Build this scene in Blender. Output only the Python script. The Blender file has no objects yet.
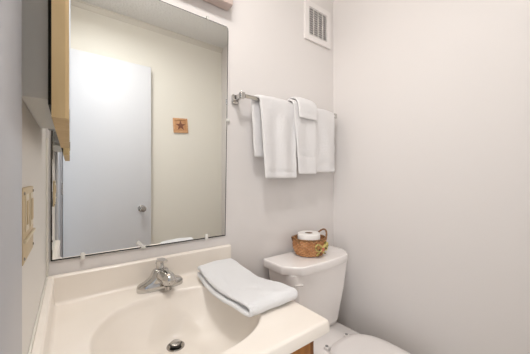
import bpy, bmesh, math, random
from mathutils import Vector, Matrix, noise
random.seed(7)
PI = math.pi
scn = bpy.context.scene
COL = scn.collection

# ------------------------------------------------------------------ camera, world, lights, exposure
CAM = Vector((0.0, -1.03, 1.14))
cam_d = bpy.data.cameras.new('camera'); cam = bpy.data.objects.new('camera', cam_d); COL.objects.link(cam)
cam.location = CAM
cam_d.sensor_width = 36.0
cam_d.lens = 258.0 / 530.0 * 36.0
cam_d.clip_start = 0.01
cam.rotation_euler = (PI / 2, 0, -math.atan(195.0 / 258.0))
scn.camera = cam

world = bpy.data.worlds.new('world'); scn.world = world; world.use_nodes = True
bg = world.node_tree.nodes['Background']
bg.inputs[0].default_value = (0.78, 0.87, 1.0, 1); bg.inputs[1].default_value = 0.9

scn.view_settings.view_transform = 'Standard'
scn.view_settings.look = 'None'
scn.view_settings.gamma = 1.0
scn.view_settings.use_curve_mapping = False
scn.view_settings.exposure = -0.16

def light(name, kind, loc, energy, color, size=0.1, rot=(0, 0, 0), size_y=None):
    l = bpy.data.lights.new(name, kind); l.energy = energy; l.color = color
    if kind == 'AREA':
        l.size = size
        if size_y: l.shape = 'RECTANGLE'; l.size_y = size_y
    else:
        l.shadow_soft_size = size
    o = bpy.data.objects.new(name, l); COL.objects.link(o); o.location = loc; o.rotation_euler = rot
    return o

BULBS = [(0.06, -0.125, 1.995), (0.26, -0.125, 1.995), (0.46, -0.125, 1.995)]
for b in BULBS:
    light('vanity_bulb_light', 'POINT', b, 3.7, (1.0, 0.955, 0.925), 0.042)
light('added_fill_light', 'AREA', (0.24, -0.76, 2.405), 11.0, (1.0, 0.99, 0.985), 0.20)  # soft fill from an added lamp, kept out of view
hall = light('hall_daylight', 'AREA', (-1.12, -1.78, 1.25), 32.0, (1.0, 0.985, 0.975), 0.9, (0, 0, 0), 2.0)
hall.rotation_euler = (Vector((1.2, -0.45, 1.15)) - hall.location).to_track_quat('-Z', 'Y').to_euler()

# ------------------------------------------------------------------ materials
def smooth01(t):
    t = max(0, min(1, t)); return t * t * (3 - 2 * t)

def lin(c):
    return tuple(((v / 255) / 12.92 if v / 255 <= 0.04045 else ((v / 255 + 0.055) / 1.055) ** 2.4) for v in c) + (1,)

def mat(name, col, rough=0.5, metal=0.0, bump=None, var=None, coat=0.0, spec=0.5, sheen=0.0, bumpdist=0.001, sss=0.0):
    """col in sRGB 0-255; bump=(scale, strength); var=(colour2, scale)"""
    m = bpy.data.materials.new(name); m.use_nodes = True
    nt = m.node_tree; b = nt.nodes['Principled BSDF']
    b.inputs['Base Color'].default_value = lin(col)
    b.inputs['Roughness'].default_value = rough
    b.inputs['Metallic'].default_value = metal
    b.inputs['Specular IOR Level'].default_value = spec
    b.inputs['Coat Weight'].default_value = coat
    b.inputs['Coat Roughness'].default_value = 0.08
    b.inputs['Sheen Weight'].default_value = sheen
    if sss:
        b.inputs['Subsurface Weight'].default_value = sss; b.inputs['Subsurface Scale'].default_value = 0.01
    tc = nt.nodes.new('ShaderNodeTexCoord')
    if var:
        n = nt.nodes.new('ShaderNodeTexNoise'); n.inputs['Scale'].default_value = var[1]; n.inputs['Detail'].default_value = 5
        r = nt.nodes.new('ShaderNodeValToRGB')
        r.color_ramp.elements[0].color = lin(col); r.color_ramp.elements[1].color = lin(var[0])
        r.color_ramp.elements[0].position = 0.35; r.color_ramp.elements[1].position = 0.68
        nt.links.new(tc.outputs['Object'], n.inputs['Vector']); nt.links.new(n.outputs['Fac'], r.inputs['Fac'])
        nt.links.new(r.outputs['Color'], b.inputs['Base Color'])
    if bump:
        n2 = nt.nodes.new('ShaderNodeTexNoise'); n2.inputs['Scale'].default_value = bump[0]; n2.inputs['Detail'].default_value = 3
        bp = nt.nodes.new('ShaderNodeBump'); bp.inputs['Strength'].default_value = bump[1]; bp.inputs['Distance'].default_value = bumpdist
        nt.links.new(tc.outputs['Object'], n2.inputs['Vector']); nt.links.new(n2.outputs['Fac'], bp.inputs['Height'])
        nt.links.new(bp.outputs['Normal'], b.inputs['Normal'])
    return m

def wood(name, c1, c2, scale=(18, 18, 2.0), rough=0.45, coat=0.2):
    m = mat(name, c1, rough, coat=coat)
    nt = m.node_tree; b = nt.nodes['Principled BSDF']
    tc = nt.nodes.new('ShaderNodeTexCoord'); mp = nt.nodes.new('ShaderNodeMapping')
    mp.inputs['Scale'].default_value = scale
    n = nt.nodes.new('ShaderNodeTexNoise'); n.inputs['Scale'].default_value = 3; n.inputs['Detail'].default_value = 8; n.inputs['Distortion'].default_value = 0.6
    r = nt.nodes.new('ShaderNodeValToRGB')
    r.color_ramp.elements[0].color = lin(c1); r.color_ramp.elements[1].color = lin(c2)
    r.color_ramp.elements[0].position = 0.3; r.color_ramp.elements[1].position = 0.7
    nt.links.new(tc.outputs['Object'], mp.inputs['Vector']); nt.links.new(mp.outputs['Vector'], n.inputs['Vector'])
    nt.links.new(n.outputs['Fac'], r.inputs['Fac']); nt.links.new(r.outputs['Color'], b.inputs['Base Color'])
    return m

def emis(name, col, strength):
    m = bpy.data.materials.new(name); m.use_nodes = True
    b = m.node_tree.nodes['Principled BSDF']
    b.inputs['Base Color'].default_value = lin(col)
    b.inputs['Emission Color'].default_value = lin(col); b.inputs['Emission Strength'].default_value = strength
    return m

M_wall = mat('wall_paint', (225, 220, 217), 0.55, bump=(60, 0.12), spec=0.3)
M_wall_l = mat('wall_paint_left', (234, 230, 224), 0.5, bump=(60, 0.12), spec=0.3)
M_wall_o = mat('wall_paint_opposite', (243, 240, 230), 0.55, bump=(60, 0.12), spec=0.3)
M_ceil = mat('textured_ceiling', (232, 230, 227), 0.9, bump=(55, 1.0), bumpdist=0.01)
M_trim = mat('trim_paint', (224, 220, 210), 0.35)
M_casing = mat('casing_paint', (190, 191, 196), 0.4)
M_door = mat('door_paint', (226, 228, 232), 0.5)
M_floor = mat('vinyl_floor', (196, 184, 168), 0.4, var=((176, 163, 147), 9))
M_marble = mat('cultured_marble', (243, 235, 225), 0.32, var=((239, 230, 219), 5), coat=0.15)
M_splash = M_marble
M_china = mat('porcelain', (248, 243, 240), 0.14, coat=0.5)
M_seat = mat('seat_plastic', (238, 233, 230), 0.3)
M_towel = mat('terry_cloth', (249, 246, 245), 0.95, bump=(300, 1.0), sheen=0.2, bumpdist=0.008, spec=0.1)
M_towel2 = mat('terry_cloth_bright', (250, 249, 249), 0.95, bump=(300, 1.0), sheen=0.2, bumpdist=0.008, spec=0.1)
M_chrome = mat('chrome', (205, 203, 200), 0.12, 1.0)
M_chromed = mat('chrome_worn', (176, 172, 167), 0.22, 1.0)
M_nickel = mat('satin_steel', (150, 150, 150), 0.3, 1.0)
M_dark = mat('dark_gap', (28, 25, 22), 0.7)
M_rubber = mat('drain_rubber', (60, 58, 56), 0.4)
M_vent = mat('vent_enamel', (234, 229, 226), 0.4)
M_grey = mat('cabinet_steel', (240, 240, 236), 0.4)
M_oak = wood('raw_pine', (214, 186, 138), (200, 168, 118), (14, 14, 1.5), 0.6, 0.0)
M_van = wood('vanity_oak', (176, 116, 48), (140, 86, 30), (16, 16, 2))
M_van2 = wood('vanity_oak_frame', (150, 94, 40), (108, 64, 24), (20, 20, 2))
M_wick = mat('wicker', (212, 160, 112), 0.6, var=((168, 112, 70), 45))
M_wickd = mat('wicker_handle', (150, 108, 66), 0.6, var=((104, 70, 40), 80))
M_ribbon = mat('ribbon', (214, 200, 128), 0.6)
M_leaf = mat('leaf', (120, 118, 52), 0.6)
M_rose = mat('rose', (205, 120, 96), 0.6)
M_berry = mat('berry', (84, 36, 30), 0.4)
M_paper = mat('tissue_paper', (240, 236, 232), 0.95, bump=(300, 0.4))
M_core = mat('cardboard', (150, 130, 110), 0.9)
M_almond = mat('almond_plastic', (212, 190, 150), 0.4)
M_almond_l = mat('almond_light_plastic', (232, 218, 190), 0.35)
M_plaque = wood('plaque_wood', (224, 178, 134), (204, 152, 108), (30, 30, 30), 0.6, 0)
M_star = mat('star_rust', (140, 92, 72), 0.6)
M_clip = mat('clear_clip', (226, 224, 218), 0.15, coat=0.5)
M_fix = mat('fixture_enamel', (205, 186, 178), 0.35)
M_bulb = emis('bulb_glow', (255, 236, 214), 6.0)
M_fill_glow = emis('fill_lamp_glow', (255, 246, 236), 3.0)  # glow of the added fill lamp
M_hall = mat('hall_paint', (210, 212, 214), 0.6)
M_edge = mat('mirror_rim', (18, 18, 16), 0.6)

def mirror_mat():
    m = bpy.data.materials.new('mirror_silver'); m.use_nodes = True
    b = m.node_tree.nodes['Principled BSDF']
    b.inputs['Base Color'].default_value = (0.93, 0.945, 0.935, 1)
    b.inputs['Metallic'].default_value = 1.0; b.inputs['Roughness'].default_value = 0.0
    return m
M_mirror = mirror_mat()

# ------------------------------------------------------------------ mesh helpers
def link(name, bm, m, parent=None, smooth=True, angle=40):
    me = bpy.data.meshes.new(name)
    bmesh.ops.recalc_face_normals(bm, faces=bm.faces)
    bm.to_mesh(me); bm.free()
    if m: me.materials.append(m)
    if smooth:
        me.polygons.foreach_set('use_smooth', [True] * len(me.polygons))
        me.set_sharp_from_angle(angle=math.radians(angle))
    o = bpy.data.objects.new(name, me); COL.objects.link(o)
    if parent: o.parent = parent
    return o

def box(bm, x0, x1, y0, y1, z0, z1, bev=0.0, seg=2):
    r = bmesh.ops.create_cube(bm, size=1.0)
    vs = r['verts']
    for v in vs:
        v.co = Vector(((x0 + x1) / 2 + v.co.x * (x1 - x0), (y0 + y1) / 2 + v.co.y * (y1 - y0), (z0 + z1) / 2 + v.co.z * (z1 - z0)))
    if bev > 0:
        es = list({e for v in vs for e in v.link_edges})
        bmesh.ops.bevel(bm, geom=es, offset=bev, segments=seg, profile=0.5, affect='EDGES')
    return bm

def bx(*a, **k):
    return box(bmesh.new(), *a, **k)

def tube(bm, pts, r, n=12, cap=True, flat=1.0):
    pts = [Vector(p) for p in pts]
    rs = r if isinstance(r, (list, tuple)) else [r] * len(pts)
    rings = []
    up = Vector((0, 0, 1))
    prev = None
    for i, p in enumerate(pts):
        t = (pts[min(i + 1, len(pts) - 1)] - pts[max(i - 1, 0)]).normalized()
        if prev is None:
            a = up if abs(t.dot(up)) < 0.9 else Vector((1, 0, 0))
            u = t.cross(a).normalized()
        else:
            u = (prev - t * prev.dot(t)).normalized()
        prev = u
        w = t.cross(u)
        rings.append([bm.verts.new(p + (u * math.cos(2 * PI * k / n) + w * flat * math.sin(2 * PI * k / n)) * rs[i]) for k in range(n)])
    for a, b in zip(rings, rings[1:]):
        for k in range(n):
            bm.faces.new((a[k], a[(k + 1) % n], b[(k + 1) % n], b[k]))
    if cap:
        bm.faces.new(rings[0][::-1]); bm.faces.new(rings[-1])
    return bm

def lathe(bm, prof, c=(0, 0, 0), n=40, axis='Z', sx=1.0, sy=1.0):
    rings = []
    for r, z in prof:
        ring = []
        for k in range(n):
            a = 2 * PI * k / n
            p = Vector((r * math.cos(a) * sx, r * math.sin(a) * sy, z))
            if axis == 'Y': p = Vector((p.x, -p.z, p.y))
            if axis == 'X': p = Vector((p.z, p.x, p.y))
            ring.append(bm.verts.new(p + Vector(c)))
        rings.append(ring)
    for a, b in zip(rings, rings[1:]):
        for k in range(n):
            bm.faces.new((a[k], a[(k + 1) % n], b[(k + 1) % n], b[k]))
    bm.faces.new(rings[0][::-1]); bm.faces.new(rings[-1])
    return bm

def loft(bm, rings, cap=True):
    R = [[bm.verts.new(p) for p in r] for r in rings]
    n = len(R[0])
    for a, b in zip(R, R[1:]):
        for k in range(n):
            bm.faces.new((a[k], a[(k + 1) % n], b[(k + 1) % n], b[k]))
    if cap:
        bm.faces.new(R[0][::-1]); bm.faces.new(R[-1])
    return bm

def prism(bm, poly, z0, z1, bev=0.0, seg=3, axis='Z'):
    """extrude a 2-D outline; axis Z: (x,y); axis Y: (x,z) between y=z0..z1"""
    f = (lambda a, b, h: Vector((a, b, h))) if axis == 'Z' else (lambda a, b, h: Vector((a, h, b)))
    lo = [bm.verts.new(f(a, b, z0)) for a, b in poly]; hi = [bm.verts.new(f(a, b, z1)) for a, b in poly]
    n = len(poly)
    bm.faces.new(lo[::-1]); top = bm.faces.new(hi)
    for k in range(n):
        bm.faces.new((lo[k], lo[(k + 1) % n], hi[(k + 1) % n], hi[k]))
    if bev:
        bmesh.ops.bevel(bm, geom=list(top.edges), offset=bev, segments=seg, profile=0.5, affect='EDGES')
    return bm

def tag(o, label, cat, group=None):
    o['label'] = label; o['category'] = cat
    if group: o['group'] = group
    return o

def thing(name, loc, label, cat, group=None):
    o = bpy.data.objects.new(name, None); COL.objects.link(o); o.location = loc
    o.empty_display_size = 0.05
    return tag(o, label, cat, group)

def part(name, bm, m, parent, **k):
    """bm is in world coordinates; shifted to its thing's base"""
    root = parent
    off = Vector((0, 0, 0))
    while root: off += root.location; root = root.parent
    bmesh.ops.translate(bm, verts=bm.verts, vec=-off)
    return link(name, bm, m, parent, **k)

def struct(name, bm, m, parent=None, **k):
    o = link(name, bm, m, parent, **k)
    if not parent: o['kind'] = 'structure'
    return o

# ------------------------------------------------------------------ room shell
XL, XR, YB, YO, ZC = -0.058, 1.313, 0.0, -1.50, 2.525
DY0, DY1, DZ = -0.720, -1.425, 2.06          # doorway in the left wall
T = 0.11
struct('floor', bx(XL - 1.4, XR + T, YO - T - 1.5, YB + T, -0.05, 0.0), M_floor)
struct('ceiling', bx(XL - 1.4, XR + T, YO - T - 1.5, YB + T, ZC, ZC + 0.05), M_ceil)
struct('wall_back', bx(XL - T, XR + T, YB, YB + T, 0, ZC), M_wall)
struct('wall_right', bx(XR, XR + T, YO, YB, 0, ZC), M_wall)
struct('wall_opposite', bx(XL - T, XR + T, YO - T, YO, 0, ZC), M_wall_o)
bm = bmesh.new()
box(bm, XL - T, XL, DY0, YB, 0, ZC); box(bm, XL - T, XL, YO, DY1, 0, ZC); box(bm, XL - T, XL, DY1, DY0, DZ, ZC)
struct('wall_left', bm, M_wall_l)
struct('wall_hall', bx(XL - 1.4, XL - 1.3, YO - T - 1.5, YB + T, 0, ZC), M_hall)
# door casing and jamb of the doorway beside the camera
bm = bmesh.new()
box(bm, XL, XL + 0.010, DY0, DY0 + 0.134, 0, DZ + 0.075, 0.003)
box(bm, XL, XL + 0.010, DY1 - 0.07, DY1, 0, DZ + 0.075, 0.004)
box(bm, XL, XL + 0.010, DY1, DY0, DZ, DZ + 0.075, 0.004)
struct('trim_1', bm, M_casing)
bm = bmesh.new()
box(bm, XL - T, XL, DY0 - 0.018, DY0, 0, DZ); box(bm, XL - T, XL, DY1, DY1 + 0.018, 0, DZ); box(bm, XL - T, XL, DY1 + 0.018, DY0 - 0.018, DZ - 0.018, DZ)
struct('trim_2', bm, M_casing)
struct('trim_3', bx(XL, XL + 0.006, -0.016, YB, 0.84, 1.258, 0.001), M_trim)
# cove along the opposite ceiling
bm = bmesh.new()
prof = [(0, 0), (0.030, 0), (0.030, -0.008), (0.020, -0.012), (0.008, -0.036), (0, -0.045)]
loft(bm, [[Vector((XL, YO + a, ZC + b)) for a, b in prof], [Vector((XR, YO + a, ZC + b)) for a, b in prof]])
struct('trim_4', bm, M_trim, smooth=False)
struct('baseboard_right', bx(XR - 0.012, XR, YO, YB, 0, 0.09, 0.003), M_trim)
struct('baseboard_back', bx(0.56, XR - 0.012, YB - 0.012, YB, 0, 0.09, 0.003), M_trim)
struct('baseboard_opposite', bx(XL, XR - 0.012, YO, YO + 0.012, 0, 0.09, 0.003), M_trim)

# the open door, swung flat in front of the opposite wall (seen in the mirror)
dY = -1.432
door = struct('door_1', bx(-0.044, 0.577, dY - 0.035, dY, 0.012, 2.118, 0.002), M_door)
def dpart(name, bm, m): return link(name, bm, m, door)
k = bmesh.new()
lathe(k, [(0.0305, 0), (0.0305, 0.004), (0.024, 0.009), (0.012, 0.012), (0.011, 0.030), (0.020, 0.036), (0.0265, 0.046), (0.0265, 0.056), (0.019, 0.065), (0.004, 0.067)], (0.500, dY, 0.865), 32, 'Y')
for v in k.verts: v.co.y = 2 * dY - v.co.y
dpart('knob', k, M_chromed)
dpart('latch_plate', bx(0.577, 0.5785, dY - 0.028, dY - 0.008, 0.835, 0.895), M_chromed)
for z in (0.25, 1.05, 1.85):
    h = bmesh.new(); tube(h, [(-0.048, dY + 0.004, z - 0.045), (-0.048, dY + 0.004, z + 0.045)], 0.0045, 10)
    dpart('hinge', h, M_chromed)

# ------------------------------------------------------------------ vanity cabinet
CT = 0.750
van = thing('vanity_cabinet', (0.245, -0.27, 0), 'honey brown oak vanity cabinet under the cream sink top', 'cabinet')
vx0, vx1, vyf = XL + 0.003, 0.540, -0.540
bm = bmesh.new()
box(bm, vx0, vx0 + 0.016, vyf + 0.02, -0.003, 0.09, CT - 0.035); box(bm, vx1 - 0.016, vx1, vyf + 0.02, -0.003, 0.0, CT - 0.035)
box(bm, vx0 + 0.016, vx1 - 0.016, vyf + 0.02, -0.003, 0.09, 0.106); box(bm, vx0 + 0.016, vx1 - 0.016, -0.009, -0.003, 0.106, CT - 0.035)
part('body', bm, M_van2, van, smooth=False)
part('toe_kick', bx(vx0, vx1 - 0.016, vyf + 0.07, vyf + 0.086, 0.0, 0.09), M_van2, van, smooth=False)
bm = bmesh.new()
box(bm, vx0, vx0 + 0.045, vyf, vyf + 0.02, 0.09, CT - 0.035, 0.001); box(bm, vx1 - 0.045, vx1, vyf, vyf + 0.02, 0.0, CT - 0.035, 0.001)
box(bm, vx0 + 0.045, vx1 - 0.045, vyf, vyf + 0.02, CT - 0.06, CT - 0.035, 0.001); box(bm, vx0 + 0.045, vx1 - 0.045, vyf, vyf + 0.02, 0.09, 0.125, 0.001)
box(bm, vx0 + 0.045, vx1 - 0.045, vyf, vyf + 0.02, 0.555, 0.585, 0.001)
part('face_frame', bm, M_van2, van)
part('drawer_front', bx(vx0 + 0.03, vx1 - 0.03, vyf - 0.018, vyf, 0.575, CT - 0.048, 0.004), M_van, van)
xm = (vx0 + vx1) / 2
for s, (a, b) in enumerate([(vx0 + 0.03, xm - 0.002), (xm + 0.002, vx1 - 0.03)]):
    bm = bmesh.new(); box(bm, a, b, vyf - 0.018, vyf, 0.115, 0.562, 0.004); 
    dr = part('door', bm, M_van, van)
    part('raised_panel', bx(a + 0.05, b - 0.05, vyf - 0.025, vyf - 0.018, 0.165, 0.512, 0.005), M_van, dr)
    kb = bmesh.new(); lathe(kb, [(0.006, 0), (0.006, 0.012), (0.014, 0.018), (0.014, 0.024), (0.006, 0.028)], ((b - 0.025) if s == 0 else (a + 0.025), vyf - 0.018, 0.50), 20, 'Y')
    part('knob', kb, M_chromed, dr)

# ------------------------------------------------------------------ sink top: slab with a moulded bowl (height field)
x0, x1, yb, yf = XL + 0.002, 0.567, -0.002, -0.573
BCX, BCY, BA, BB = 0.252, -0.322, 0.208, 0.184
DX, DYc = 0.258, -0.235
def bowl_z(x, y):
    z = bowl_raw(x, y)
    dd = math.hypot(x - DX, y - DYc)
    if dd < 0.085:
        t = min(1, max(0, (dd - 0.030) / 0.055)); t = t * t * (3 - 2 * t)
        z = z * t + (CT - 0.128) * (1 - t)
    return z
def bowl_raw(x, y):
    e = (abs((x - BCX) / BA) ** 2.25 + abs((y - BCY) / BB) ** 2.25) ** (1 / 2.25)
    if e >= 1.05: return CT
    # lowest point shifted towards the drain
    ex = (x - BCX) / BA; ey = (y - BCY) / BB
    dxn, dyn = (DX - BCX) / BA, (DYc - BCY) / BB
    k = max(0.0, 1 - e)
    depth = 0.128
    q = max(0.0, 1.05 - e) / 1.05
    s = 1 - (1 - min(1, q / 0.85)) ** 2.9
    # soft lip
    lip = min(1, q / 0.055); lip = lip * lip * (3 - 2 * lip)
    z = CT - depth * s * (0.15 + 0.85 * lip)
    dd = math.hypot(x - DX, (y - DYc))
    return z
top = thing('sink_top', (0.25, -0.29, CT - 0.035), 'cream cultured marble sink top with oval bowl on the oak vanity', 'sink')
bm = bmesh.new()
NX, NY = 190, 176
R = 0.007
def axis(a, b, n, ra, rb):
    t = [a + (b - a) * i / n for i in range(n + 1)]
    return t
xs = axis(x0, x1, NX, 0, R); ys = axis(yf, yb, NY, R, 0)
grid = []
for j, y in enumerate(ys):
    row = []
    for i, x in enumerate(xs):
        z = bowl_z(x, y)
        for dist in (x1 - x, y - yf):
            if dist < R: z -= R - math.sqrt(max(0, R * R - (R - dist) ** 2))
        row.append(bm.verts.new((x, y, z)))
    grid.append(row)
for j in range(NY):
    for i in range(NX):
        bm.faces.new((grid[j][i], grid[j][i + 1], grid[j + 1][i + 1], grid[j + 1][i]))
# apron sides + underside lip
loop = grid[0][:] + [grid[j][NX] for j in range(1, NY + 1)] + grid[NY][NX - 1::-1] + [grid[j][0] for j in range(NY - 1, 0, -1)]
zb = CT - 0.034
low = [bm.verts.new((v.co.x, v.co.y, zb)) for v in loop]
inn = []
for v in loop:
    inn.append(bm.verts.new((min(max(v.co.x, x0 + 0.03), x1 - 0.03), min(max(v.co.y, yf + 0.03), yb - 0.01), zb)))
n = len(loop)
for k in range(n):
    bm.faces.new((loop[k], loop[(k + 1) % n], low[(k + 1) % n], low[k]))
    try: bm.faces.new((low[k], low[(k + 1) % n], inn[(k + 1) % n], inn[k]))
    except ValueError: pass
bmesh.ops.remove_doubles(bm, verts=bm.verts, dist=1e-6)
part('slab', bm, M_marble, top, angle=60)
# backsplash with cove, and side splash
def splash_prof(flip=1):
    pr = [(0, CT - 0.004), (0, 0.834), (0.004, 0.838), (0.016, 0.838), (0.021, 0.833)]
    for a in range(0, 7):
        t = a / 6 * PI / 2
        pr.append((0.021 + 0.012 * (1 - math.cos(t)), 0.7625 - 0.012 * math.sin(t)))
    pr.append((0.033, CT - 0.004))
    return pr
bm = bmesh.new()
loft(bm, [[Vector((x, -0.002 - a, z)) for a, z in splash_prof()] for x in (x0, 0.572 - 0.006, 0.572)])
part('backsplash', bm, M_splash, top, angle=35)
bm = bmesh.new()
loft(bm, [[Vector((x0 + a * 0.86, y, z - 0.001)) for a, z in splash_prof()] for y in (-0.0225, -0.566, -0.572)])
part('side_splash', bm, M_splash, top, angle=35)
part('caulk_bead', bx(XL + 0.0002, XL + 0.004, -0.570, -0.004, 0.828, 0.8395, 0.001), M_trim, top)
# drain
zd = bowl_z(DX, DYc)
bm = bmesh.new()
lathe(bm, [(0.0265, 0.0003), (0.0265, 0.0015), (0.025, 0.003), (0.0225, 0.003), (0.0215, 0.002), (0.0205, 0.0008), (0.002, 0.0008)], (DX, DYc, zd), 40)
dr = part('drain_flange', bm, M_chromed, top)
bm = bmesh.new()
lathe(bm, [(0.014, 0.0), (0.014, 0.002), (0.0175, 0.003), (0.0175, 0.0065), (0.012, 0.007), (0.003, 0.007)], (DX, DYc, zd + 0.003), 32)
st = part('stopper', bm, M_rubber, dr)
bm = bmesh.new(); lathe(bm, [(0.016, 0), (0.016, 0.002), (0.0125, 0.0045), (0.003, 0.005)], (DX, DYc, zd + 0.0095), 32)
part('stopper_cap', bm, M_chromed, dr)

# ------------------------------------------------------------------ faucet
FX, FY = 0.256, -0.078
fc = thing('faucet', (FX, FY, CT), 'chrome single lever faucet behind the oval sink bowl', 'faucet')
bm = bmesh.new()
def oval(a, b, z, n=48, p=2.6, cy=FY):
    out = []
    for k in range(n):
        t = 2 * PI * k / n; c, s = math.cos(t), math.sin(t)
        out.append(Vector((FX + a * math.copysign(abs(c) ** (2 / p), c), cy + b * math.copysign(abs(s) ** (2 / p), s), z)))
    return out
def ov2(a, b, z, dx=0.0): return [v + Vector((dx, 0, 0)) for v in oval(a, b, z)]
loft(bm, [ov2(.0775, .029, CT + .0006), ov2(.0775, .029, CT + .014), ov2(.0755, .0275, CT + .019), ov2(.070, .026, CT + .023), ov2(.056, .026, CT + .028),
          ov2(.042, .027, CT + .037), ov2(.034, .027, CT + .046), ov2(.029, .026, CT + .056), ov2(.024, .022, CT + .064), ov2(.016, .015, CT + .068)])
part('body', bm, M_chrome, fc, angle=60)
bm = bmesh.new()
tube(bm, [(FX, FY + .005, CT + .044), (FX, FY - .02, CT + .046), (FX, FY - .040, CT + .046), (FX, FY - .056, CT + .043), (FX, FY - .068, CT + .039), (FX, FY - .075, CT + .036), (FX, FY - .078, CT + .0345)],
     [.022, .0235, .0240, .0235, .0205, .014, .006], 28)
for v in bm.verts: v.co.x += 0.012 * smooth01((FY - v.co.y) / 0.07)
sp = part('spout', bm, M_chrome, fc, angle=60)
bm = bmesh.new(); lathe(bm, [(.0115, 0), (.0115, .012), (.009, .013)], (FX + .009, FY - .058, CT + .010), 24)
part('aerator', bm, M_chromed, sp)
bm = bmesh.new()
lathe(bm, [(.0145, 0), (.0145, .008), (.0130, .012), (.0125, .034), (.0135, .038), (.012, .041), (.003, .042)], (FX, FY + .006, CT + .054), 24)
hd = part('handle', bm, M_chrome, fc)
bm = bmesh.new()
loft(bm, [[Vector((FX + a * w, FY + y, CT + z + b)) for a, b in ((-1, -.003), (1, -.003), (1, .003), (-1, .003))] for y, w, z in
          ((.016, .009, .096), (.0, .013, .098), (-.02, .012, .100), (-.045, .0105, .103), (-.052, .007, .104))])
part('lever', bm, M_chrome, hd, angle=30)
bm = bmesh.new(); tube(bm, [(FX - .004, FY + .030, CT), (FX - .004, FY + .030, CT + .075)], .0025, 10)
lathe(bm, [(.002, 0), (.005, .003), (.005, .007), (.002, .010)], (FX - .004, FY + .030, CT + .073), 16)
part('lift_rod', bm, M_chromed, fc)

# ------------------------------------------------------------------ wall mirror
mir = thing('wall_mirror', (0.255, -0.002, 0.88), 'large frameless wall mirror above the sink top', 'mirror')
def mpoly(off=0.0):
    P = [(-0.047 + off, 0.8815 + off * 1.5), (0.553 - off, 0.8785 + off * 1.5), (0.568 - off, 1.795), (0.566 - off, 1.806), (0.560, 1.813 - off), (-0.045 + off, 1.813 - off)]
    return P
bm = bmesh.new(); prism(bm, mpoly(), -0.0015, -0.0055, axis='Y')
part('backing', bm, M_edge, mir, smooth=False)
bm = bmesh.new(); prism(bm, mpoly(0.0030), -0.0055, -0.0062, axis='Y')
part('glass', bm, M_mirror, mir, smooth=False)
bm = bmesh.new(); 
rs = random.Random(3)
z = 0.886
while z < 1.80:
    hgt = rs.uniform(.006, .035); wd = rs.uniform(.001, .0035)
    box(bm, -0.0455, -0.0455 + wd, -0.0066, -0.0061, z, min(1.81, z + hgt)); z += hgt
part('worn_edge', bm, mat('desilvered_edge', (62, 56, 46), 0.7), mir, smooth=False)
def clip(x, z, dx, dz, tilt=0.0, L=0.020, w=0.010):
    b = bmesh.new(); box(b, -w / 2, w / 2, -0.0105, -0.0062, -L / 2, L / 2, 0.002)
    box(b, -w / 2, w / 2, -0.0105, 0.0, -L / 2 - 0.004, -L / 2 + 0.003, 0.001)
    lathe(b, [(.003, 0), (.003, .0015), (.001, .002)], (0, -0.0105, -L / 2 + 0.001), 12, 'Y')
    M = Matrix.Translation((x, 0, z)) @ Matrix.Rotation(tilt, 4, 'Y')
    bmesh.ops.transform(b, matrix=M, verts=b.verts)
    part('clip', b, M_clip, mir)
clip(0.205, 0.893, 0, 0, -0.75, 0.034, 0.011); clip(0.462, 0.887, 0, 0, 0, 0.020, 0.014)
clip(0.468, 1.815, 0, 0, PI, 0.012, 0.010); clip(0.563, 1.395, 0, 0, -PI / 2, 0.014, 0.014); clip(0.033, 0.886, 0, 0, 0, 0.018, 0.012)

# ------------------------------------------------------------------ recessed medicine cabinet on the left wall with raw pine door edge
mc = thing('medicine_cabinet', (XL, -0.37, 1.257), 'grey medicine cabinet on the left wall with raw pine door edge', 'cabinet')
part('body', bx(XL + 0.0005, -0.0265, -0.522, -0.215, 1.257, 1.78, 0.001), M_grey, mc)
part('gap_shade', bx(-0.0265, -0.0195, -0.520, -0.213, 1.250, 1.79), M_dark, mc)  # dark strip standing for the shade in the gap between body and door
bm = bmesh.new(); 
prism(bm, [(-0.0195, -0.590), (-0.005, -0.590), (-0.001, -0.585), (-0.001, -0.146), (-0.006, -0.140), (-0.0195, -0.140)], 1.219, 1.83, 0.002)
dd = part('door', bm, M_oak, mc)
part('mirror_panel', bx(-0.001, 0.0005, -0.575, -0.155, 1.235, 1.815), M_mirror, dd)
bm = bmesh.new(); box(bm, -0.045, -0.030, -0.213, -0.150, 1.262, 1.30, 0.001)
part('hinge', bm, M_nickel, mc)

# ------------------------------------------------------------------ switch plate on the left wall
sw = thing('wall_outlet', (XL, -0.46, 1.07), 'almond two gang switch and outlet plate on the left wall', 'switch plate')
part('plate', bx(XL, XL + 0.005, -0.530, -0.404, 1.013, 1.124, 0.0015), M_almond, sw)
for y in (-0.437, -0.495):
    g = part('outlet_face', bx(XL + 0.005, XL + 0.0062, y - 0.017, y + 0.017, 1.058, 1.114, 0.0005), M_almond_l, sw)
    part('rocker', bx(XL + 0.0062, XL + 0.0075, y - 0.010, y + 0.010, 1.068, 1.104, 0.0005), M_almond, g)
part('rail', bx(XL + 0.005, XL + 0.0085, -0.527, -0.407, 1.044, 1.0485, 0.001), M_almond_l, sw)
for y, z in ((-0.412, 1.116), (-0.412, 1.021), (-0.522, 1.116), (-0.522, 1.021)):
    b = bmesh.new(); lathe(b, [(.0025, 0), (.0025, .001), (.001, .0015)], (XL + 0.005, y, z), 12, 'X'); part('screw', b, M_chromed, sw)

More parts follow.
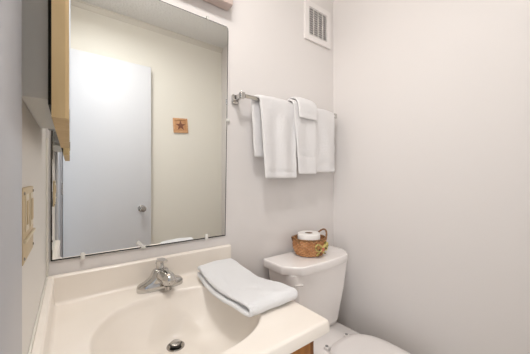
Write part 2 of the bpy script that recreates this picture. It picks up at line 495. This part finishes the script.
# ------------------------------------------------------------------ vent grille
vt = thing('vent_grille', (1.16, -0.002, 2.03), 'white square exhaust vent grille high on the back wall', 'vent')
vx, vX, vz, vZ = 1.053, 1.270, 1.922, 2.142
fr = 0.031
part('recess', bx(vx + 0.01, vX - 0.01, -0.002, -0.001, vz + 0.01, vZ - 0.01), M_dark, vt)
bm = bmesh.new()
for a in ((vx, vX, vz, vz + fr), (vx, vX, vZ - fr, vZ), (vx, vx + fr, vz + fr, vZ - fr), (vX - fr, vX, vz + fr, vZ - fr)):
    box(bm, a[0], a[1], -0.014, -0.0005, a[2], a[3])
bmesh.ops.remove_doubles(bm, verts=bm.verts, dist=1e-5)
part('frame', bm, M_vent, vt, smooth=False)
bm = bmesh.new()
N = 12
for i in range(N):
    z = vz + fr + (vZ - vz - 2 * fr) * (i + 0.5) / N
    loft(bm, [[Vector((x, y, z + dz)) for y, dz in ((-0.0130, -0.0018), (-0.0130, 0.0018), (-0.0110, 0.0018), (-0.0110, -0.0018))] for x in (vx + fr, vX - fr)])
for i in range(1, 4):
    x = vx + fr + (vX - vx - 2 * fr) * i / 4
    box(bm, x - 0.0022, x + 0.0022, -0.0127, -0.0097, vz + fr, vZ - fr)
part('louvre', bm, M_vent, vt, smooth=False)

# ------------------------------------------------------------------ light bar above the mirror
lf = thing('vanity_light', (0.245, -0.001, 1.90), 'enamel vanity light bar with globe bulbs over the mirror', 'wall light')
part('backplate', bx(-0.05, 0.566, -0.055, -0.001, 1.884, 2.02, 0.006), M_fix, lf)
for b in BULBS:
    s = bmesh.new(); lathe(s, [(.020, 0), (.020, .028), (.016, .032)], (b[0], -0.055, b[2]), 24, 'Y'); part('socket', s, M_chromed, lf)
    s = bmesh.new(); bmesh.ops.create_uvsphere(s, u_segments=24, v_segments=14, radius=0.038); bmesh.ops.translate(s, verts=s.verts, vec=b)
    part('bulb', s, M_bulb, lf)

# unseen ceiling lamp, added as ambient fill for the room
cl = thing('added_fill_lamp', (0.24, -0.76, ZC), 'added round white dome fill lamp on the ceiling, unseen', 'added fill light')
b = bmesh.new(); lathe(b, [(.12, 0), (.145, -.004), (.145, -.03), (.135, -.035), (.01, -.035)], (0.24, -0.76, ZC), 40); part('base', b, M_vent, cl)
b = bmesh.new(); lathe(b, [(.130, -.036), (.126, -.055), (.11, -.085), (.06, -.100), (.005, -.105)], (0.24, -0.76, ZC), 40); part('dome', b, M_fill_glow, cl)

# ------------------------------------------------------------------ towel bar
tb = thing('towel_bar', (0.95, -0.002, 1.50), 'chrome towel bar on the back wall beside the mirror', 'towel bar')
BY, BZ = -0.066, 1.498
b = bmesh.new(); box(b, 0.618, 1.240, BY - 0.004, BY + 0.004, BZ - 0.008, BZ + 0.008, 0.0015); part('rail', b, M_chrome, tb)
for x in (0.603, 1.243):
    b = bmesh.new(); box(b, x - 0.018, x + 0.018, -0.012, -0.0005, BZ - 0.026, BZ + 0.018, 0.005)
    ps = part('post', b, M_chrome, tb)
    b = bmesh.new()
    loft(b, [[Vector((x + a * w, y, BZ + c * h)) for a, c in ((-1, -1), (1, -1), (1, 1), (-1, 1))] for y, w, h in
             ((-0.010, .013, .015), (-0.030, .0085, .010), (-0.052, .0085, .011), (-0.060, .011, .0135), (BY - .009, .011, .0135))])
    bmesh.ops.bevel(b, geom=b.edges[:], offset=0.0015, segments=1, affect='EDGES')
    part('bracket', b, M_chrome, ps)

# ------------------------------------------------------------------ cloth
def smoothstep(t):
    t = max(0, min(1, t)); return t * t * (3 - 2 * t)

def cloth(name, m, pts_fn, ns, nx, thick0, seed=0, amp=0.002, freq=14, parent=None, label=None, cat=None, group=None, bands=()):
    """pts_fn(s in 0..1, u in 0..1) -> Vector (mid-surface). Solid sheet with rounded rim."""
    P = [[pts_fn(i / ns, j / nx) for j in range(nx + 1)] for i in range(ns + 1)]
    off = Vector((seed * 3.7, seed * 1.3, seed))
    Nn = [[None] * (nx + 1) for _ in range(ns + 1)]
    for i in range(ns + 1):
        for j in range(nx + 1):
            a = P[min(i + 1, ns)][j] - P[max(i - 1, 0)][j]; c = P[i][min(j + 1, nx)] - P[i][max(j - 1, 0)]
            Nn[i][j] = a.cross(c).normalized()
    bm = bmesh.new()
    A, B = [], []
    for i in range(ns + 1):
        ra, rb = [], []
        thick = thick0 * (0.62 if any(a <= i / ns <= b for a, b in bands) else 1.0)
        for j in range(nx + 1):
            d = noise.noise(P[i][j] * freq + off) * amp + noise.noise(P[i][j] * freq * 5 + off) * amp * 0.35
            ra.append(bm.verts.new(P[i][j] + Nn[i][j] * (thick / 2 + d))); rb.append(bm.verts.new(P[i][j] - Nn[i][j] * (thick / 2 - d)))
        A.append(ra); B.append(rb)
    for i in range(ns):
        for j in range(nx):
            bm.faces.new((A[i][j], A[i][j + 1], A[i + 1][j + 1], A[i + 1][j])); bm.faces.new((B[i][j], B[i + 1][j], B[i + 1][j + 1], B[i][j + 1]))
    thick = thick0
    def rim(idx, outf):
        # rounded rim: insert one mid ring
        pa = [A[i][j] for i, j in idx]; pb = [B[i][j] for i, j in idx]
        mid = [bm.verts.new((a.co + c.co) / 2 + outf(i, j) * thick * 0.42) for a, c, (i, j) in zip(pa, pb, idx)]
        return pa, mid, pb
    idx = [(0, j) for j in range(nx + 1)] + [(i, nx) for i in range(1, ns + 1)] + [(ns, j) for j in range(nx - 1, -1, -1)] + [(i, 0) for i in range(ns - 1, 0, -1)]
    def outv(i, j):
        v = Vector((0, 0, 0))
        if i == 0: v += (P[0][j] - P[1][j]).normalized()
        if i == ns: v += (P[ns][j] - P[ns - 1][j]).normalized()
        if j == 0: v += (P[i][0] - P[i][1]).normalized()
        if j == nx: v += (P[i][nx] - P[i][nx - 1]).normalized()
        return v.normalized()
    pa, mid, pb = rim(idx, outv); n = len(idx)
    for k in range(n):
        q = (k + 1) % n
        bm.faces.new((pa[k], mid[k], mid[q], pa[q])); bm.faces.new((mid[k], pb[k], pb[q], mid[q]))
    o = part(name, bm, m, parent, angle=80) if parent else link(name, bm, m, None, angle=80)
    md = o.modifiers.new('sub', 'SUBSURF'); md.levels = 1; md.render_levels = 2
    if label: tag(o, label, cat, group)
    return o

def hang(x_l, x_r, zf, zb, rad, shift=0.0, taper=0.0, ripple=0.004, nr=2.0, ph=0.0, lean=0.0, ybase=BY, ztop=BZ, wid_top=0.0, flare=0.0):
    """sheet over the bar: s=0 back hem ... s=1 front hem"""
    Lb, Lf, La = ztop - zb, ztop - zf, PI * rad
    L = Lb + La + Lf
    def f(s, u):
        d = s * L
        if d < Lb: y, z, k = ybase + rad, zb + d, 0
        elif d < Lb + La:
            a = (d - Lb) / rad; y, z, k = ybase + rad * math.cos(a), ztop + rad * math.sin(a), 0.5
        else: y, z, k = ybase - rad, ztop - (d - Lb - La), 1
        front = smoothstep((d - Lb) / La)
        hangd = max(0.0, ztop - z)
        x = x_l + (x_r - x_l) * u - shift * (1 - front) * (1 - u * 0.3)
        x += (flare * (u - 0.5)) * hangd * front + taper * (1 - u) * hangd
        rp = math.sin(u * nr * 2 * PI + ph) * ripple * smoothstep(hangd / 0.12)
        edge = 0
        if front > 0.5: y -= rp + lean * hangd
        else: y = min(y - rp * 0.5, -0.012)
        z -= 0.006 * (2 * u - 1) ** 2 * (1 - smoothstep(hangd / 0.05)) + edge
        return Vector((x, y, z))
    return f

G = 'white towels on the chrome bar'
cloth('bath_towel', M_towel, hang(0.690, 0.905, 1.138, 1.236, 0.0175, 0.024, taper=0.065, ripple=0.0060, nr=1.9, ph=0.6, lean=0.02), 90, 30, 0.014, 1, 0.0032, 18, bands=((.955, .967),),
      label='white bath towel hung longest, leftmost on the towel bar', cat='towel', group=G)
cloth('bath_towel', M_towel, hang(1.034, 1.212, 1.170, 1.22, 0.0165, 0.02, ripple=0.0035, nr=1.3, ph=2.2, lean=0.01), 90, 26, 0.013, 2, 0.0032, 18, bands=((.93, .945), (.955, .967)),
      label='white bath towel at the corner end of the towel bar', cat='towel', group=G)
cloth('hand_towel', M_towel, hang(0.882, 1.040, 1.158, 1.25, 0.0330, 0.010, taper=0.105, ripple=0.003, nr=1.2, ph=1.0, lean=0.0, ztop=BZ + .001), 90, 22, 0.009, 3, 0.0024, 18, bands=((.80, .815), (.87, .885)),
      label='narrow white hand towel hanging between the two bath towels', cat='towel', group=G)
cloth('washcloth', M_towel, hang(0.902, 1.030, 1.437, 1.44, 0.0480, 0.012, taper=0.10, ripple=0.002, nr=1.0, ph=0.3, lean=0.03, ztop=BZ + .001), 44, 20, 0.010, 4, 0.0030, 20, bands=((.90, .93),),
      label='small white washcloth folded over the hand towel on the bar', cat='washcloth')

# folded towel lying on the sink top: folded in half over its front end
def folded(s, u):
    # bottom layer back -> front, round the fold, then top layer front -> back
    yb_, yf_ = -0.085, -0.452
    r = 0.0100
    Ls = yb_ - yf_ - r; La = PI * r; L = 2 * Ls + La
    d = s * L
    def base(y):                       # the pile sags where it bridges the bowl corner
        t = (yb_ - y) / (yb_ - yf_)
        return CT + 0.0092 + 0.010 * smoothstep(1 - t * 3.5) + 0.0015 * math.sin(t * 9) + 0.0015 - 0.003 * smoothstep((t - .5) * 2) * (1 - u) ** 2 
    if d < Ls: y = yb_ - d; z = base(y); w = 0
    elif d < Ls + La:
        a = (d - Ls) / r; y = yb_ - Ls - r * math.sin(a); z = base(y) + r * (1 - math.cos(a)); w = (1 - math.cos(a)) / 2
    else: y = yb_ - Ls + (d - Ls - La); z = base(y) + 2 * r; w = 1
    t = (yb_ - y) / (yb_ - yf_)
    xl = 0.390 - 0.010 * math.sin(t * PI) + 0.006 * t
    xr = 0.540 - 0.012 * math.sin(t * PI) + 0.026 * t
    xl -= 0.007 * (1 - w) * max(0.0, math.sin(t * PI)) ** 0.5; xr -= 0.004 * (1 - w)
    x = xl + (xr - xl) * u
    z += 0.004 * math.sin(u * PI) * w
    if w > 0.5: z += 0.003 * math.sin(t * 7 + 1.0) 
    return Vector((x, y + 0.010 * (u - 0.5) + 0.014 * (1 - u) * t, z))
cloth('folded_towel', M_towel2, folded, 96, 30, 0.0150, 5, 0.0030, 24,
      label='folded white towel lying on the right of the sink top', cat='towel')

# ------------------------------------------------------------------ toilet
TX = 0.985
wc = thing('toilet', (TX, -0.30, 0), 'white porcelain toilet with closed lid beside the oak vanity', 'toilet')
LT = 0.740
def tank_ring(z, hw, yf_, yb_=-0.022, r=0.035, n=8):
    pts = []
    for cx, cy, a0 in ((TX + hw - r, yb_ - 0.010, 0), (TX - hw + r, yb_ - 0.010, 90), (TX - hw + r, yf_ + r, 180), (TX + hw - r, yf_ + r, 270)):
        rr = 0.010 if a0 < 180 else r
        for k in range(n + 1):
            a = math.radians(a0 + 90 * k / n)
            xx = cx + (r if a0 in (0, 270) else -r) - (rr if a0 in (0, 270) else -rr) + rr * math.cos(a)
            yy = cy + rr * math.sin(a)
            # bow the front
            if a0 >= 180: yy -= 0.012 * (1 - ((xx - TX) / hw) ** 2)
            pts.append(Vector((xx, yy, z)))
    return pts
bm = bmesh.new()
loft(bm, [tank_ring(0.3735, 0.132, -0.160), tank_ring(0.379, 0.146, -0.174), tank_ring(0.40, 0.156, -0.181), tank_ring(0.56, 0.191, -0.193), tank_ring(0.700, 0.208, -0.202)])
tank = part('tank', bm, M_china, wc, angle=50)
bm = bmesh.new()
hw = 0.230
lid = [(TX - hw, -0.018), (TX - hw - 0.001, -0.10), (TX - hw - 0.001, -0.148), (TX - hw + 0.004, -0.160), (TX - hw + 0.056, -0.216), (TX - hw + 0.070, -0.223), (TX - 0.08, -0.228), (TX, -0.233),
       (TX + 0.08, -0.228), (TX + hw - 0.070, -0.223), (TX + hw - 0.056, -0.216), (TX + hw - 0.004, -0.160), (TX + hw + 0.001, -0.148), (TX + hw + 0.001, -0.10), (TX + hw, -0.018)]
def lidring(k, z, dy=0): return [Vector((TX + (x - TX) * k, -0.018 + (y + 0.018) * k, z)) for x, y in lid]
loft(bm, [lidring(0.95, LT - 0.040), lidring(0.985, LT - 0.039), lidring(0.992, LT - 0.035), lidring(1.0, LT - 0.008), lidring(0.997, LT - 0.003), lidring(0.985, LT - 0.0005), lidring(0.97, LT), lidring(0.3, LT + 0.0)])
part('tank_lid', bm, M_china, wc, angle=50)
# flush lever
bm = bmesh.new(); lathe(bm, [(.009, 0), (.009, .004), (.006, .006), (.005, .012)], (TX - 0.184, -0.185, 0.656), 20, 'Y')
tube(bm, [(TX - 0.184, -0.196, 0.656), (TX - 0.168, -0.203, 0.655), (TX - 0.150, -0.207, 0.652)], [.004, .004, .005], 12)
part('flush_lever', bm, M_china, wc)
# bowl and pedestal
def egg(z, hw, yb_, yf_, n=48):
    pts = []
    cy = yb_ - (yb_ - yf_) * 0.42
    for k in range(n):
        a = 2 * PI * k / n; c, s = math.cos(a), math.sin(a)
        if s >= 0: pts.append(Vector((TX + hw * math.copysign(abs(c) ** .62, c), cy + (yb_ - cy) * abs(s) ** .62, z)))
        else: pts.append(Vector((TX + hw * c, cy - (cy - yf_) * abs(s), z)))
    return pts
bm = bmesh.new()
loft(bm, [egg(0.0, .115, -.16, -.62), egg(.03, .112, -.16, -.62), egg(.10, .095, -.165, -.57), egg(.20, .098, -.12, -.58), egg(.27, .122, -.06, -.63), egg(.32, .140, -.03, -.69),
          egg(.350, .150, -.028, -.705), egg(.366, .152, -.028, -.708), egg(.372, .148, -.032, -.703), egg(.372, .03, -.25, -.45)])
part('bowl', bm, M_china, wc, angle=60)
def dring(z, hw, yb_, yf_, n=72, p=2.7):
    """seat/lid outline: squarish back with rounded corners, oval front"""
    pts = []
    cy = yb_ - 0.19
    for k in range(n):
        a = 2 * PI * k / n; c, s = math.cos(a), math.sin(a)
        if s >= 0: pts.append(Vector((TX + hw * math.copysign(abs(c) ** (2 / p), c), cy + (yb_ - cy) * abs(s) ** (2 / p) - 0.008 * c * c * s, z)))
        else: pts.append(Vector((TX + hw * math.copysign(abs(c) ** .95, c), cy - (cy - yf_) * abs(s) ** .95, z)))
    return pts
bm = bmesh.new()
loft(bm, [dring(.3725, .154, -.309, -.715), dring(.375, .157, -.306, -.72), dring(.386, .157, -.306, -.72), dring(.388, .154, -.309, -.715)])
part('seat', bm, M_seat, wc, angle=50)
bm = bmesh.new()
loft(bm, [dring(.3885, .155, -.307, -.715), dring(.390, .160, -.302, -.722), dring(.399, .160, -.302, -.722), dring(.4045, .155, -.307, -.716), dring(.406, .13, -.33, -.68), dring(.407, .02, -.47, -.55)])
for v in bm.verts: v.co.x -= 0.006; v.co.y += 0.004
part('seat_lid', bm, M_seat, wc, angle=50)
for s in (-1, 1):
    b = bmesh.new(); box(b, TX + s * .072 - .011, TX + s * .072 + .011, -.292, -.268, .3725, .386, 0.004)
    hg = part('seat_hinge', b, M_seat, wc)
    b = bmesh.new(); lathe(b, [(.007, 0), (.007, .002), (.004, .003)], (TX + s * .072, -.279, .386), 16)
    part('hinge_bolt', b, M_nickel, hg)

# ------------------------------------------------------------------ wicker basket on the tank
KX, KY, KZ = 0.992, -0.100, LT + 0.001
bk = thing('wicker_basket', (KX, KY, KZ), 'small round brown wicker basket on the toilet tank lid', 'basket')
rows, seg, H = 11, 176, 0.078
def brad(t): return 0.068 + 0.018 * math.sin(min(1, t * 1.5) * PI / 2) - 0.004 * max(0, t - .7)
bm = bmesh.new()
stakes = 22
for r_ in range(rows):
    t = (r_ + 0.5) / rows; z = KZ + 0.004 + H * t
    pts = []
    rad = brad(t)
    ring = []
    rr = H / rows * 0.56
    nn = 7
    for k in range(seg):
        a = 2 * PI * k / seg
        R_ = rad + 0.0034 * math.sin(stakes * a / 1.0 * 1.0 + PI * (r_ % 2)) 
        c = Vector((KX + R_ * math.cos(a), KY + R_ * 0.90 * math.sin(a), z + 0.0006 * math.sin(a * 5 + r_)))
        rd = Vector((math.cos(a), math.sin(a), 0))
        ring.append([bm.verts.new(c + rd * rr * math.cos(2 * PI * q / nn) + Vector((0, 0, 1)) * rr * math.sin(2 * PI * q / nn)) for q in range(nn)])
    for k in range(seg):
        a, b = ring[k], ring[(k + 1) % seg]
        for q in range(nn): bm.faces.new((a[q], a[(q + 1) % nn], b[(q + 1) % nn], b[q]))
part('woven_side', bm, M_wick, bk, angle=80)
bm = bmesh.new(); lathe(bm, [(.062, 0), (.066, .004), (.060, .006), (.01, .006)], (KX, KY, KZ), 40, sy=0.9); part('base', bm, M_wickd, bk)
bm = bmesh.new()
for ph in (0, PI):
    pts = []
    for k in range(241):
        a = 2 * PI * k / 240
        q = a * 26 + ph; rd = brad(1) + 0.0025 * math.cos(q)
        pts.append((KX + rd * math.cos(a), KY + rd * .9 * math.sin(a), KZ + H + 0.006 + 0.0025 * math.sin(q)))
    tube(bm, pts, 0.0036, 8, cap=False)
part('braided_rim', bm, M_wickd, bk, angle=80)
def handle(ang, hh, w, out):
    b = bmesh.new()
    for ph in (0, PI):
        pts = []
        for k in range(41):
            t = k / 40; a = ang + (t - .5) * w
            R_ = brad(1) + out * math.sin(t * PI)
            q = t * 30 + ph
            pts.append((KX + (R_ + .0018 * math.cos(q)) * math.cos(a), KY + (R_ * .9 + .0018 * math.cos(q)) * math.sin(a), KZ + H - .02 * (1 - math.sin(t * PI) ** .5) + hh * math.sin(t * PI) + .0018 * math.sin(q)))
        tube(b, pts, 0.0034, 8)
    part('handle', b, M_wickd, bk, angle=80)
handle(math.radians(-10), 0.040, 1.35, 0.016)
handle(math.radians(168), 0.020, 0.9, 0.016)
# ribbon and flower decoration on the side facing the bowl (front right)
def on_side(a, t, out=0.006):
    R_ = brad(t) + out
    return Vector((KX + R_ * math.cos(a), KY + R_ * .9 * math.sin(a), KZ + 0.004 + H * t))
A0 = math.radians(-90)
bw = None
b = bmesh.new()
for s in (-1, 1):      # two bow loops
    pts = [on_side(A0 + s * w_, t_, o_) for w_, t_, o_ in ((0, .55, .008), (.16, .74, .014), (.34, .86, .015), (.44, .72, .011), (.40, .48, .010), (.22, .40, .014), (0, .52, .010))]
    P2 = []
    for i in range(len(pts) - 1):
        for q in range(5): P2.append(pts[i].lerp(pts[i + 1], q / 5))
    P2.append(pts[-1]); tube(b, P2, 0.0085, 10, flat=0.22)
    tube(b, [on_side(A0, .5, .008), on_side(A0 + s * .16, .28, .010), on_side(A0 + s * .34, .14, .008)], [.005, .007, .006], 8, flat=0.25)
bow = part('bow', b, M_ribbon, bk, angle=60)
for s, t_ in ((-.34, .62), (.36, .60), (.12, .80), (-.20, .24), (.22, .26)):
    b = bmesh.new()
    c = on_side(A0 + s, t_, .016); d = (on_side(A0 + s * 1.5, t_ + (t_ - .5) * .5, .018) - c).normalized()
    tube(b, [c, c + d * .006, c + d * .012, c + d * .018], [.001, .0055, .0045, .0006], 8, flat=0.3)
    part('leaf', b, M_leaf, bow)
b = bmesh.new()
for k in range(9):
    a = k * 2.4; r_ = .0018 * math.sqrt(k)
    c = on_side(A0, .5, .017) + Vector((math.cos(a) * r_ * 1.3, -0.002 + .0005 * k, math.sin(a) * r_ * 1.5))
    s = bmesh.ops.create_uvsphere(b, u_segments=10, v_segments=8, radius=.0048, matrix=Matrix.Translation(c) @ Matrix.Diagonal((1, .7, 1, 1)))
part('flower', b, M_rose, bow)
for s, t_ in ((-.22, .50), (.24, .52), (-.14, .30)):
    b = bmesh.new()
    bmesh.ops.create_uvsphere(b, u_segments=10, v_segments=8, radius=.0042, matrix=Matrix.Translation(on_side(A0 + s, t_, .017)))
    part('berry', b, M_berry, bow)

# toilet paper roll standing in the basket
tp = thing('toilet_paper_roll', (KX - 0.004, KY, KZ + 0.007), 'white toilet paper roll standing inside the wicker basket', 'toilet paper')
b = bmesh.new()
zt = KZ + 0.111
lathe(b, [(.020, zt - .104), (.052, zt - .104), (.056, zt - .100), (.0600, zt - .06), (.0600, zt - .006), (.058, zt - .002), (.054, zt), (.024, zt), (.0215, zt - .001), (.0205, zt - .004), (.0205, zt - .06), (.003, zt - .0605)],
      (KX - 0.004, KY, 0), 48, sy=0.93)
part('paper', b, M_paper, tp, angle=60)
b = bmesh.new()
n = 32
loft(b, [[Vector((KX - .004 + r_ * math.cos(2 * PI * k / n), KY + r_ * math.sin(2 * PI * k / n) * .93, z)) for k in range(n)] for r_, z in
         ((.0200, zt - .055), (.0200, zt - .001), (.0188, zt - .001), (.0188, zt - .055), (.0200, zt - .055))], cap=False)
part('cardboard_core', b, M_core, tp)

# ------------------------------------------------------------------ star plaque on the opposite wall (seen in the mirror)
pc = Vector((0.862, YO, 1.642))
pq = thing('star_plaque', pc, 'small square wooden plaque with rust coloured star, seen in mirror', 'wall plaque')
pq.rotation_euler = (0, math.radians(-4), 0)
hs = 0.070
def loc(bm_): return bm_
b = bmesh.new(); box(b, -hs, hs, 0.0005, 0.008, -hs, hs, 0.002); link('board', b, M_plaque, pq)
b = bmesh.new()
for a in ((-hs, hs, -hs, -hs + .018), (-hs, hs, hs - .018, hs), (-hs, -hs + .018, -hs + .018, hs - .018), (hs - .018, hs, -hs + .018, hs - .018)):
    box(b, a[0], a[1], 0.008, 0.017, a[2], a[3], 0.002)
link('frame', b, M_plaque, pq)
b = bmesh.new()
pts = []
for k in range(10):
    r_ = .050 if k % 2 == 0 else .019; a = PI / 2 + k * PI / 5; pts.append((r_ * math.cos(a), r_ * math.sin(a)))
prism(b, pts, 0.0078, 0.014, axis='Y')
link('star', b, M_star, pq, smooth=False)
